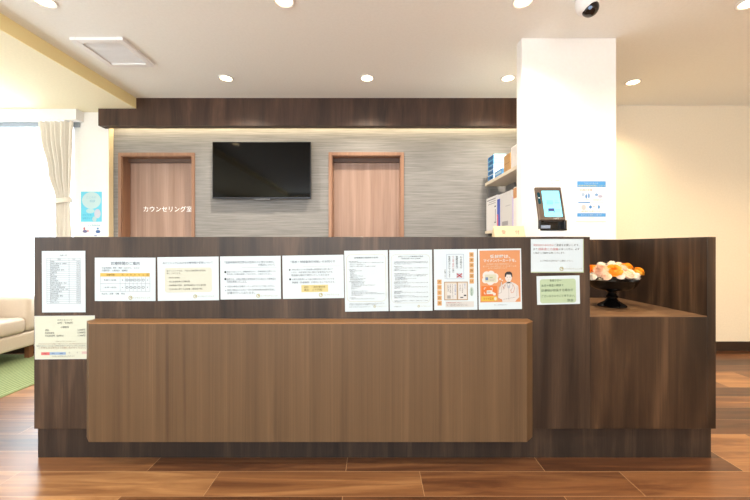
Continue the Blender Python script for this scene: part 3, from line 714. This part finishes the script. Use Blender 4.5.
obj('lettering', tilted(bm), plain('reader logo', (232, 228, 220), 0.4), term)

# triangular wooden desk sign on the counter top
sx0, sx1, sy = X(493.5, 1.9), X(524, 1.9), 1.9
bm = bmesh.new()
tri = [(sy-0.022, ZT), (sy+0.03, ZT), (sy+0.004, ZT+0.062)]
a = [bm.verts.new((sx0, y, z)) for y, z in tri]; b = [bm.verts.new((sx1, y, z)) for y, z in tri]
bm.faces.new(a); bm.faces.new(b[::-1])
for i in range(3): bm.faces.new((a[i], b[i], b[(i+1)%3], a[(i+1)%3]))
sg = obj('desk_sign', bm, plain('pale desk sign wood', (214, 196, 158), 0.5), origin=((sx0+sx1)/2, sy, ZT))
tag(sg, 'pale wooden tent-shaped desk sign with red characters on the counter top', 'sign')
bm = bmesh.new()
for ch_, xc in (('受', X(503, 1.9)), ('付', X(516.5, 1.9))):
    v, f, a, b, c, d = text_geo(ch_)
    vv = []
    for q in v:
        t = 0.018 + (q[1]-c)/(d-c)*0.022
        vv.append(bm.verts.new((xc + ((q[0]-a)/(b-a)-0.5)*0.021, sy-0.022 + 0.026*t/0.062 - 0.0008, ZT + t)))
    for p in f:
        try: bm.faces.new([vv[i] for i in p])
        except ValueError: pass
obj('lettering', bm, plain('red sign ink', (196, 84, 84), 0.5), sg)

# ------------------------------------------------------------------ flower bowl on the display shelf
fx, fy, fz = 1.335, 2.02, ZS + 0.002
prof = [(0, 0), (0.069, 0), (0.072, 0.006), (0.067, 0.012), (0.056, 0.019), (0.038, 0.030), (0.028, 0.040), (0.024, 0.046),
        (0.030, 0.052), (0.031, 0.058), (0.024, 0.064), (0.021, 0.074), (0.026, 0.084), (0.040, 0.090), (0.078, 0.096), (0.102, 0.108), (0.118, 0.127), (0.126, 0.146), (0.130, 0.150),
        (0.125, 0.147), (0.113, 0.133), (0.09, 0.124), (0.05, 0.118), (0, 0.117)]
bowl = thing('pedestal_bowl', 'glossy black pedestal bowl holding orange and cream flowers on the low shelf', 'bowl', (fx, fy, fz))
P1 = [(r, fz+z) for r, z in prof[:14]]; P2 = [(r, fz+z) for r, z in prof[14:]]
GB = plain('glossy black ceramic', (7, 6, 6), 0.16, spec=0.4)
obj('pedestal', mk(lathe, P1 + [(0.0, fz+0.0895)], fx, fy, 48), GB, bowl, smooth=True)
obj('bowl', mk(lathe, [(0.0, fz+0.089)] + [(0.040, fz+0.0905)] + P2, fx, fy, 48), GB, bowl, smooth=True)

def flower(bm, c, r, kind, rnd):
    tiltv = Vector(((c[0]-fx)*3.2, (c[1]-fy)*3.2, 0.55)).normalized()
    q = tiltv.to_track_quat('Z', 'Y').to_matrix().to_4x4()
    M = Matrix.Translation(c) @ q
    rings = [(0.16, 3, 1.35), (0.34, 5, 1.15), (0.56, 6, 0.85), (0.78, 8, 0.5), (0.95, 9, 0.12)] if kind == 'rose' else \
            [(0.2, 5, 1.3), (0.4, 8, 1.1), (0.58, 10, 0.8), (0.75, 12, 0.5), (0.9, 14, 0.15), (0.95, 14, -0.25)]
    for ri, (rad, n, lift) in enumerate(rings):
        for k in range(n):
            a = 2*PI*(k + 0.5*(ri % 2) + rnd.uniform(-.12, .12))/n
            wdt = 2*PI*max(rad, .2)/n*0.8; L = 0.52
            grid = []
            for i in range(4):
                row = []; t = i/3
                for j in range(5):
                    u = j/2 - 1
                    # petal rises from the heart and curls outward at the lip
                    out = rad*0.35 + t*L*math.cos(lift)*0.8 + (0.10*t*t if kind == 'rose' else 0)
                    h = t*L*math.sin(lift)*1.1 + 0.1 - 0.14*rad - (0.10*t**3 if kind == 'rose' else 0)
                    ruff = (0.07*math.sin(j*2.6 + k*1.9)*t if kind != 'rose' else 0)
                    ww = wdt*(0.45 + 0.75*t - 0.42*t*t*abs(u))
                    x = out - 0.10*u*u*t + ruff; y = u*ww*0.62; z = h + ruff
                    row.append(bm.verts.new(M @ Vector(((x*math.cos(a) - y*math.sin(a))*r, (x*math.sin(a) + y*math.cos(a))*r, z*r))))
                grid.append(row)
            for i in range(3):
                for j in range(4): bm.faces.new((grid[i][j], grid[i][j+1], grid[i+1][j+1], grid[i+1][j]))
    # calyx closes the underside
    s0 = len(bm.verts)
    b2 = bmesh.new(); bmesh.ops.create_icosphere(b2, subdivisions=2, radius=r*0.62)
    me = bpy.data.meshes.new('t'); b2.transform(M @ Matrix.Translation((0, 0, -0.16*r)) @ Matrix.Diagonal((1, 1, 0.75, 1))); b2.to_mesh(me); b2.free()
    bm.from_mesh(me); bpy.data.meshes.remove(me)

FL = {'orange': plain('orange petals', (250, 150, 20), 0.6), 'peach': plain('peach petals', (252, 208, 176), 0.6, noise=0.05), 'cream': plain('cream petals', (252, 240, 222), 0.6, noise=0.03), 'yellow': plain('amber petals', (252, 178, 50), 0.6), 'pale': plain('pale apricot petals', (252, 222, 190), 0.6)}
FLOW = [  # x px, y px, depth, radius, colour, kind, label
    (592, 269, 1.99, 0.045, 'orange', 'rose', 'orange rose at the left edge of the black bowl'),
    (592.5, 275.5, 1.93, 0.030, 'cream', 'carnation', 'cream flower low on the left side of the black bowl'),
    (601, 270, 1.92, 0.050, 'peach', 'carnation', 'large pale peach carnation at front left of the black bowl'),
    (606.5, 275.5, 1.885, 0.028, 'peach', 'rose', 'small peach rose at the rim, front of the black bowl'),
    (613.5, 269.5, 1.90, 0.050, 'orange', 'rose', 'large deep orange rose at front centre of the black bowl'),
    (622, 269, 1.95, 0.040, 'pale', 'carnation', 'pale apricot carnation just right of the large orange rose'),
    (629, 273, 1.92, 0.042, 'pale', 'rose', 'pale apricot rose at the rim, front right of the black bowl'),
    (636, 275.5, 1.97, 0.032, 'cream', 'carnation', 'cream flower hanging over the right rim of the black bowl'),
    (639, 270.5, 2.03, 0.036, 'yellow', 'rose', 'amber rose at the far right of the black bowl'),
    (627, 266.5, 2.03, 0.042, 'yellow', 'rose', 'amber rose at the top right of the arrangement'),
    (612, 265, 2.04, 0.042, 'cream', 'carnation', 'cream flower peeking over the top of the large orange rose'),
    (601, 266, 2.07, 0.042, 'cream', 'carnation', 'cream flower behind the large peach carnation'),
    (618.5, 266, 2.10, 0.042, 'pale', 'carnation', 'pale apricot flower at the back of the arrangement'),
    (620.5, 275, 1.89, 0.028, 'cream', 'carnation', 'small cream flower at the rim below the apricot carnation'),
]
rnd = random.Random(3)
for px, py, D, r, colr, kind, lab in FLOW:
    c = (X(px, D), D, Z(py + 0.9, D)); r *= 1.04; bm = bmesh.new(); flower(bm, c, r, kind, rnd)
    o = obj('rose' if kind == 'rose' else 'carnation', bm, FL[colr], origin=c, smooth='full')
    tag(o, lab, 'flower', 'flowers in the black bowl')

# ------------------------------------------------------------------ television
tv = thing('television', 'wall-mounted black flat television on the grey wall between the doors', 'television', (X(261.5, 3.5), DG, Z(170, 3.5)))
tx0, tx1, tz0, tz1 = X(212.2, 3.5), X(310.8, 3.5), Z(198.7, 3.5), Z(141.6, 3.5)
obj('housing', mk(box, tx0, tx1, 3.502, 3.535, tz0, tz1), plain('tv casing', (24, 24, 27), 0.35), tv, bevel=0.003)
obj('screen', mk(box, tx0+0.008, tx1-0.008, 3.5003, 3.5018, tz0+0.014, tz1-0.008), plain('tv glass', (4, 5, 6), 0.06, spec=0.22), tv)
obj('bezel', mk(box, tx0+0.002, tx1-0.002, 3.4995, 3.5015, tz0+0.002, tz0+0.0135), plain('tv lower bezel', (52, 54, 60), 0.3, metal=0.6), tv)
obj('sensor_bar', mk(box, X(254.5, 3.5), X(270, 3.5), 3.499, 3.52, tz0-0.012, tz0-0.0005), plain('tv sensor', (96, 98, 104), 0.3), tv, bevel=0.002)
obj('wall_bracket', mk(box, -1.33, -0.86, 3.5355, DG-0.001, 1.6, 1.95), BLACKP, tv)

# ------------------------------------------------------------------ ceiling fittings
def downlight(px, py, lab, r=0.055):
    D = (ZC - CH)*F/(CY - py); x = X(px, D)
    t = thing('downlight', lab, 'ceiling light', (x, D, ZC), 'recessed ceiling downlights')
    obj('trim_ring', mk(lathe, [(r*0.82, ZC-0.0005), (r*1.1, ZC-0.001), (r*1.12, ZC-0.005), (r*1.0, ZC-0.008), (r*0.84, ZC-0.004), (r*0.82, ZC-0.0005)], x, D, 32), WHITEP, t, smooth=True)
    obj('diffuser', mk(lathe, [(0, ZC-0.003), (r*0.82, ZC-0.003), (r*0.82, ZC-0.001), (0, ZC-0.001)], x, D, 32), plain('lamp glow', (255, 226, 176), 0.5, emit=14), t)
    return x, D
lamps = [downlight(*a) for a in (
    (226, 78, 'round recessed downlight before the dark header, left of the television'),
    (367, 78, 'round recessed downlight before the dark header, above the plain door'),
    (508, 78, 'round recessed downlight next to the top left of the white column'),
    (633, 82, 'round recessed downlight right of the white column'),
    (44.5, 1, 'large round downlight at the top edge near the yellow soffit step'),
    (284, 0.5, 'round downlight at the top edge of the photo above the television'),
    (523, 1, 'round downlight at the top edge, left of the dome camera'),
    (749, 3, 'round downlight in the top right corner of the photo'))]

vx0, vx1, vy0, vy1 = -2.05, -1.69, 2.42, 2.79
vent = thing('ceiling_vent', 'square white ceiling vent with fine louvres beside the soffit step', 'vent', ((vx0+vx1)/2, (vy0+vy1)/2, ZC))
bm = bmesh.new(); fw = 0.045
box(bm, vx0, vx0+fw, vy0, vy1, ZC-0.022, ZC); box(bm, vx1-fw, vx1, vy0, vy1, ZC-0.022, ZC)
box(bm, vx0+fw, vx1-fw, vy0, vy0+fw, ZC-0.022, ZC); box(bm, vx0+fw, vx1-fw, vy1-fw, vy1, ZC-0.022, ZC)
obj('frame', bm, WHITEP, vent, bevel=0.004)
obj('backing', mk(box, vx0+fw, vx1-fw, vy0+fw, vy1-fw, ZC-0.004, ZC-0.001), plain('vent grey', (232, 234, 238), 0.6), vent)
bm = bmesh.new()
for i in range(16):
    y = vy0+fw+0.009 + i*(vy1-vy0-2*fw-0.01)/16
    box(bm, vx0+fw, vx1-fw, y, y+0.009, ZC-0.012, ZC-0.005)
obj('louvre_grille', bm, plain('vent slat', (242, 244, 246), 0.5), vent)

# dome camera
kx, ky = X(587, 2.04), 2.04
dc = thing('dome_camera', 'white ceiling security camera with a dark glossy dome', 'security camera', (kx, ky, ZC))
obj('housing', mk(lathe, [(0, ZC-0.0005), (0.058, ZC-0.0005), (0.060, ZC-0.012), (0.060, ZC-0.042), (0.056, ZC-0.060), (0.049, ZC-0.076), (0.036, ZC-0.088), (0, ZC-0.09)], kx, ky, 40), WHITEP, dc, smooth=True)
bm = bmesh.new(); bmesh.ops.create_uvsphere(bm, u_segments=32, v_segments=16, radius=0.044)
bmesh.ops.translate(bm, verts=bm.verts[:], vec=(kx+0.011, ky-0.012, ZC-0.071))
dome = obj('dome', bm, plain('smoked dome', (26, 22, 20), 0.08), dc, smooth='full')
bm = bmesh.new(); bmesh.ops.create_uvsphere(bm, u_segments=16, v_segments=8, radius=0.012)
bmesh.ops.translate(bm, verts=bm.verts[:], vec=(kx-0.006, ky-0.040, ZC-0.085))
obj('lens', bm, plain('camera lens', (120, 150, 190), 0.1), dome, smooth='full')

# ------------------------------------------------------------------ shelves beside the column and what stands on them
shx0, shx1 = 1.085, 1.52
CREAM = plain('cream shelf board', (238, 226, 206), 0.5)
MET = plain('shelf upright', (150, 150, 150), 0.4, metal=0.6)
for z0, z1, lab in ((1.630, 1.658, 'upper cream shelf board carrying cartons left of the white column'), (1.165, 1.190, 'lower cream shelf board carrying file boxes and binders left of the white column')):
    unit = thing('shelf', lab, 'shelf', (1.3, 3.05, z0))
    obj('shelf_board', mk(box, shx0, shx1, DCOL+0.1, 3.52, z0, z1), CREAM, unit)
    obj('bracket', mk(box, shx0+0.20, shx0+0.215, 3.3, 3.52, z0-0.05, z0-0.0005), MET, unit)
up = obj('shelf_upright', mk(box, shx0+0.03, shx0+0.055, 3.525, DG-0.001, 0.72, 1.72), MET, origin=(shx0+0.04, 3.54, 0.72))
tag(up, 'slim grey metal upright on the grey wall behind the shelves', 'shelf rail')
def item(name, lab, cat, x0, x1, y0, y1, z0, z1, col, bands=(), group='goods on the wall shelf', bevel=0.003):
    o = obj(name, mk(box, x0, x1, y0, y1, z0, z1), plain('%s %d %d %d' % ((name,)+col), col, 0.5), origin=((x0+x1)/2, (y0+y1)/2, z0), bevel=bevel)
    tag(o, lab, cat, group)
    for i, (nm, side, a, b, c, d, bc) in enumerate(bands):      # panels on the -x or -y face
        bm = bmesh.new()
        if side == 'x': box(bm, x0-0.0008, x0-0.0001, y0+(y1-y0)*a, y0+(y1-y0)*b, z0+(z1-z0)*c, z0+(z1-z0)*d)
        else: box(bm, x0+(x1-x0)*a, x0+(x1-x0)*b, y0-0.0008, y0-0.0001, z0+(z1-z0)*c, z0+(z1-z0)*d)
        obj(nm, bm, plain('panel %d %d %d' % bc, bc, 0.5), o)
    return o
zu, zl = 1.658, 1.190
BLU, CYA = (74, 150, 222), (150, 222, 244)
for i in range(5):
    z0 = zu + i*0.045
    lab = ['lowest', 'second from bottom', 'middle', 'second from top', 'topmost'][i] + ' blue and white carton in the stack on the upper shelf'
    item('carton', lab, 'box', 1.088, 1.20, 3.27, 3.44, z0, z0+0.0445, (240, 246, 248) if i < 3 else CYA,
         [('side_print', 'x', 0.03, 0.97, 0.12, 0.95, BLU), ('side_print', 'x', 0.25, 0.75, 0.35, 0.65, (190, 222, 246))] + ([('front_print', 'y', 0.1, 0.4, 0.3, 0.7, (246, 226, 196))] if i == 4 else []), 'blue cartons on the upper shelf')
item('carton', 'small flat blue carton lying at the front edge of the upper shelf', 'box', 1.088, 1.17, 3.06, 3.25, zu, zu+0.05, (96, 166, 230), [('side_print', 'x', 0.1, 0.9, 0.3, 0.7, (190, 222, 246))])
item('paper_packet', 'tan paper packet with folded top on the upper shelf', 'packet', 1.088, 1.17, 2.88, 3.02, zu, zu+0.135, (204, 160, 104), [('flap', 'x', 0.0, 1.0, 0.44, 0.47, (160, 116, 70)), ('front_flap', 'y', 0.3, 0.7, 0.55, 1.0, (240, 206, 150))])
item('storage_box', 'plain white box beside the column on the upper shelf', 'box', 1.088, 1.20, 2.60, 2.86, zu, zu+0.165, (244, 240, 236))
item('file_box', 'white file box with small printed lines at the far left of the lower shelf', 'file box', 1.088, 1.32, 3.19, 3.49, zl, zl+0.31, (236, 236, 238),
     [('print_line', 'x', 0.1, 0.9, 0.90, 0.93, (150,150,160)), ('print_line', 'x', 0.1, 0.7, 0.84, 0.86, (170,170,176)), ('print_line', 'x', 0.1, 0.8, 0.78, 0.80, (170,170,176)), ('handle_slot', 'x', 0.1, 0.14, 0.25, 0.6, (130,130,140)), ('print_mark', 'x', 0.08, 0.2, 0.66, 0.70, (90,90,100)), ('print_mark', 'x', 0.08, 0.2, 0.2, 0.24, (90,90,100))])
item('ring_binder', 'blue ring binder with a pink lower spine on the lower shelf', 'binder', 1.088, 1.31, 3.115, 3.185, zl, zl+0.265, (62, 88, 190), [('spine_label', 'x', 0.55, 1.0, 0.0, 0.5, (226, 110, 140))])
item('document_box', 'pale grey document box in the middle of the lower shelf', 'file box', 1.088, 1.32, 2.845, 3.11, zl, zl+0.30, (214, 214, 214), [('print_mark', 'x', 0.3, 0.8, 0.08, 0.2, (160,160,164)), ('print_line', 'x', 0.1, 0.5, 0.6, 0.62, (180,180,184))])
item('folder', 'thin lavender folder standing upright on the lower shelf', 'folder', 1.088, 1.30, 2.815, 2.84, zl, zl+0.24, (198, 186, 224))
item('ring_binder', 'white binder with a tan top label beside the column', 'binder', 1.088, 1.31, 2.66, 2.81, zl, zl+0.31, (240, 238, 236), [('spine_label', 'x', 0.5, 1.0, 0.72, 0.97, (214, 160, 110))])

# ------------------------------------------------------------------ curtains
def curtain(name, prof, D, mat, pleats, amp, lab, cat, nu=160, gather=None):
    bm = bmesh.new(); rows = []
    zs = [prof[0][0] + (prof[-1][0]-prof[0][0])*i/48 for i in range(49)]
    for z in zs:
        for (za, a0, a1, k0), (zb, b0, b1, k1) in zip(prof, prof[1:]):
            if za >= z >= zb:
                t = (za-z)/(za-zb); t = t*t*(3-2*t); l = a0+(b0-a0)*t; r = a1+(b1-a1)*t; k = k0+(k1-k0)*t; break
        row = []
        for j in range(nu+1):
            u = j/nu
            ph = 2*PI*pleats*u
            row.append(bm.verts.new((l+(r-l)*u + 0.006*math.sin(ph*0.5+z*2), D + amp*k*math.sin(ph + 0.5*math.sin(ph*0.37)), z)))
        rows.append(row)
    for a, b in zip(rows, rows[1:]):
        for j in range(nu): bm.faces.new((a[j], a[j+1], b[j+1], b[j]))
    o = obj(name, bm, mat, origin=((prof[0][1]+prof[0][2])/2, D, prof[-1][0]), smooth='full')
    return tag(o, lab, cat)
DC = 3.452
cx = lambda p: X(p, DC)
cur = curtain('curtain', [(2.238, cx(38.5), cx(73.5), 0.8), (2.10, cx(41), cx(73), 0.9), (1.75, cx(49), cx(72), 0.8), (1.50, cx(56), cx(70.5), 0.45), (1.40, cx(56.5), cx(70.5), 0.5), (1.0, cx(58), cx(71), 0.8), (0.10, cx(57), cx(73), 0.9)], DC,
    plain('beige curtain cloth', (242, 236, 226), 0.85, noise=0.02), 7, 0.036, 'beige pleated curtain tied back at the right side of the window', 'curtain')
bm = bmesh.new()
n = 24; ring = []
for k in range(n):
    a = 2*PI*k/n
    ring.append((X(63.2, DC) + 0.078*math.cos(a), DC + 0.042*math.sin(a)))
for zz0, zz1 in ((1.455, 1.50),):
    lo = [bm.verts.new((x, y, zz0 + 0.15*(x - X(63.2, DC)))) for x, y in ring]; hi = [bm.verts.new((x, y, zz1 + 0.15*(x - X(63.2, DC)))) for x, y in ring]
    for k in range(n): bm.faces.new((lo[k], lo[(k+1)%n], hi[(k+1)%n], hi[k]))
obj('tieback', bm, plain('tieback cloth', (236, 228, 214), 0.8), cur, smooth='full')
curtain('lace_curtain', [(2.24, wx0+0.012, wx1-0.012, 1), (wz0+0.01, wx0+0.012, wx1-0.012, 1)], 3.54, sheer_mat(), 26, 0.010, 'white translucent lace curtain hanging across the bright window', 'curtain', nu=320)
rail = obj('curtain_rail', mk(box, wx0+0.02, -2.86, 3.492, 3.506, 2.200, 2.2465), plain('rail grey', (150, 160, 170), 0.4), origin=(-3.3, 3.5, 2.22))
tag(rail, 'pale grey curtain rail under the white pelmet', 'curtain rail')

# ------------------------------------------------------------------ sofa and rug
sofa = thing('sofa', 'cream leather sofa under the bright window left of the counter', 'sofa', (-3.4, 2.6, 0.006))
sx0, sx1 = -3.74, -3.15; sy0, sy1 = 1.75, 3.42
obj('seat_base', mk(box, sx0, sx1-0.01, sy0, sy1, 0.125, 0.26), LEATHER, sofa, bevel=0.02, segs=3)
for a, b in ((sy0+0.152, 2.585), (2.59, sy1-0.152)):
    obj('seat_cushion', mk(box, -3.46, sx1, a, b, 0.262, 0.402), LEATHER, sofa, bevel=0.035, segs=4, smooth=True)
    obj('back_cushion', mk(box, -3.62, -3.44, a, b, 0.404, 0.60), LEATHER, sofa, bevel=0.05, segs=4, smooth=True)
obj('backrest', mk(box, sx0, -3.625, sy0, sy1, 0.262, 0.66), LEATHER, sofa, bevel=0.03, segs=3, smooth=True)
for a, b in ((sy0, sy0+0.15), (sy1-0.15, sy1)):
    obj('armrest', mk(box, -3.62, sx1-0.005, a, b, 0.262, 0.585), LEATHER, sofa, bevel=0.045, segs=4, smooth=True)
LEG = plain('sofa leg wood', (120, 76, 46), 0.5)
for x, y in ((-3.22, sy1-0.06), (-3.22, sy0+0.06), (-3.66, sy1-0.06), (-3.66, sy0+0.06)):
    obj('leg', mk(box, x-0.022, x+0.022, y-0.022, y+0.022, 0.009, 0.124), LEG, sofa)
rug = obj('rug', mk(box, -3.74, -2.56, 0.9, 3.44, 0.0, 0.008), rug_mat(), origin=(-3.1, 2.1, 0))
tag(rug, 'green striped woven rug on the plank floor below the sofa', 'rug')

# ------------------------------------------------------------------ lights
def area(name, loc, rot, sx, sy, power, col, spread=PI):
    l = bpy.data.lights.new(name, 'AREA'); l.shape = 'RECTANGLE'; l.size = sx; l.size_y = sy; l.energy = power; l.color = col
    l.spread = spread
    o = bpy.data.objects.new(name, l); C.objects.link(o); o.location = loc; o.rotation_euler = rot; return o
WARM = (1.0, 0.80, 0.55)
for i, (x, D) in enumerate(lamps):
    l = bpy.data.lights.new('downlight_lamp', 'SPOT'); l.energy = 78 if x < 1.5 else 70; l.color = (1.0, 0.87, 0.70) if x < 1.5 else (1.0, 0.74, 0.42)
    l.spot_size = math.radians(140); l.spot_blend = 0.8; l.shadow_soft_size = 0.045
    o = bpy.data.objects.new('downlight_lamp', l); C.objects.link(o); o.location = (x, D, ZC-0.02)
for x, y in ((-1.9, 0.4), (-0.5, 0.4), (0.9, 0.4), (2.2, 0.4), (-0.5, -1.4), (0.9, -1.4), (2.9, -1.4), (3.4, 2.1), (3.4, 0.4)):
    l = bpy.data.lights.new('downlight_lamp', 'SPOT'); l.energy = 55; l.color = (1.0, 0.88, 0.72) if x < 2.5 else (1.0, 0.74, 0.44)
    l.spot_size = math.radians(140); l.spot_blend = 0.6; l.shadow_soft_size = 0.06
    o = bpy.data.objects.new('downlight_lamp', l); C.objects.link(o); o.location = (x, y, ZC-0.03)
# hidden LED strip in the cove above the grey wall
area('cove_led', (-0.55, 3.515, 2.27), (math.radians(20), 0, 0), 4.0, 0.03, 14, (1.0, 0.80, 0.48))
# daylight, and a front fill
area('window_daylight', ((wx0+wx1)/2, DW+0.35, 1.36), (math.radians(-90), 0, 0), 1.0, 2.0, 95, (0.88, 0.95, 1.0))
area('side_daylight', (XL+0.02, 0.3, 1.35), (0, math.radians(-90), 0), 1.7, 2.4, 45, (0.80, 0.91, 1.0))
area('front_fill', (-0.6, YB+0.02, 1.45), (math.radians(90), 0, 0), 4.5, 1.5, 155, (0.86, 0.94, 1.0))  # cool fill added behind the camera, with no window modelled
w = bpy.data.worlds.new('sky'); bpy.context.scene.world = w; w.use_nodes = True
w.node_tree.nodes['Background'].inputs[0].default_value = (0.9, 0.96, 1, 1)
w.node_tree.nodes['Background'].inputs[1].default_value = 2.0

sc = bpy.context.scene
sc.view_settings.view_transform = 'Standard'
sc.view_settings.look = 'None'
sc.view_settings.exposure = 0.0
for o in sc.objects:
    if '_o' in o: del o['_o']
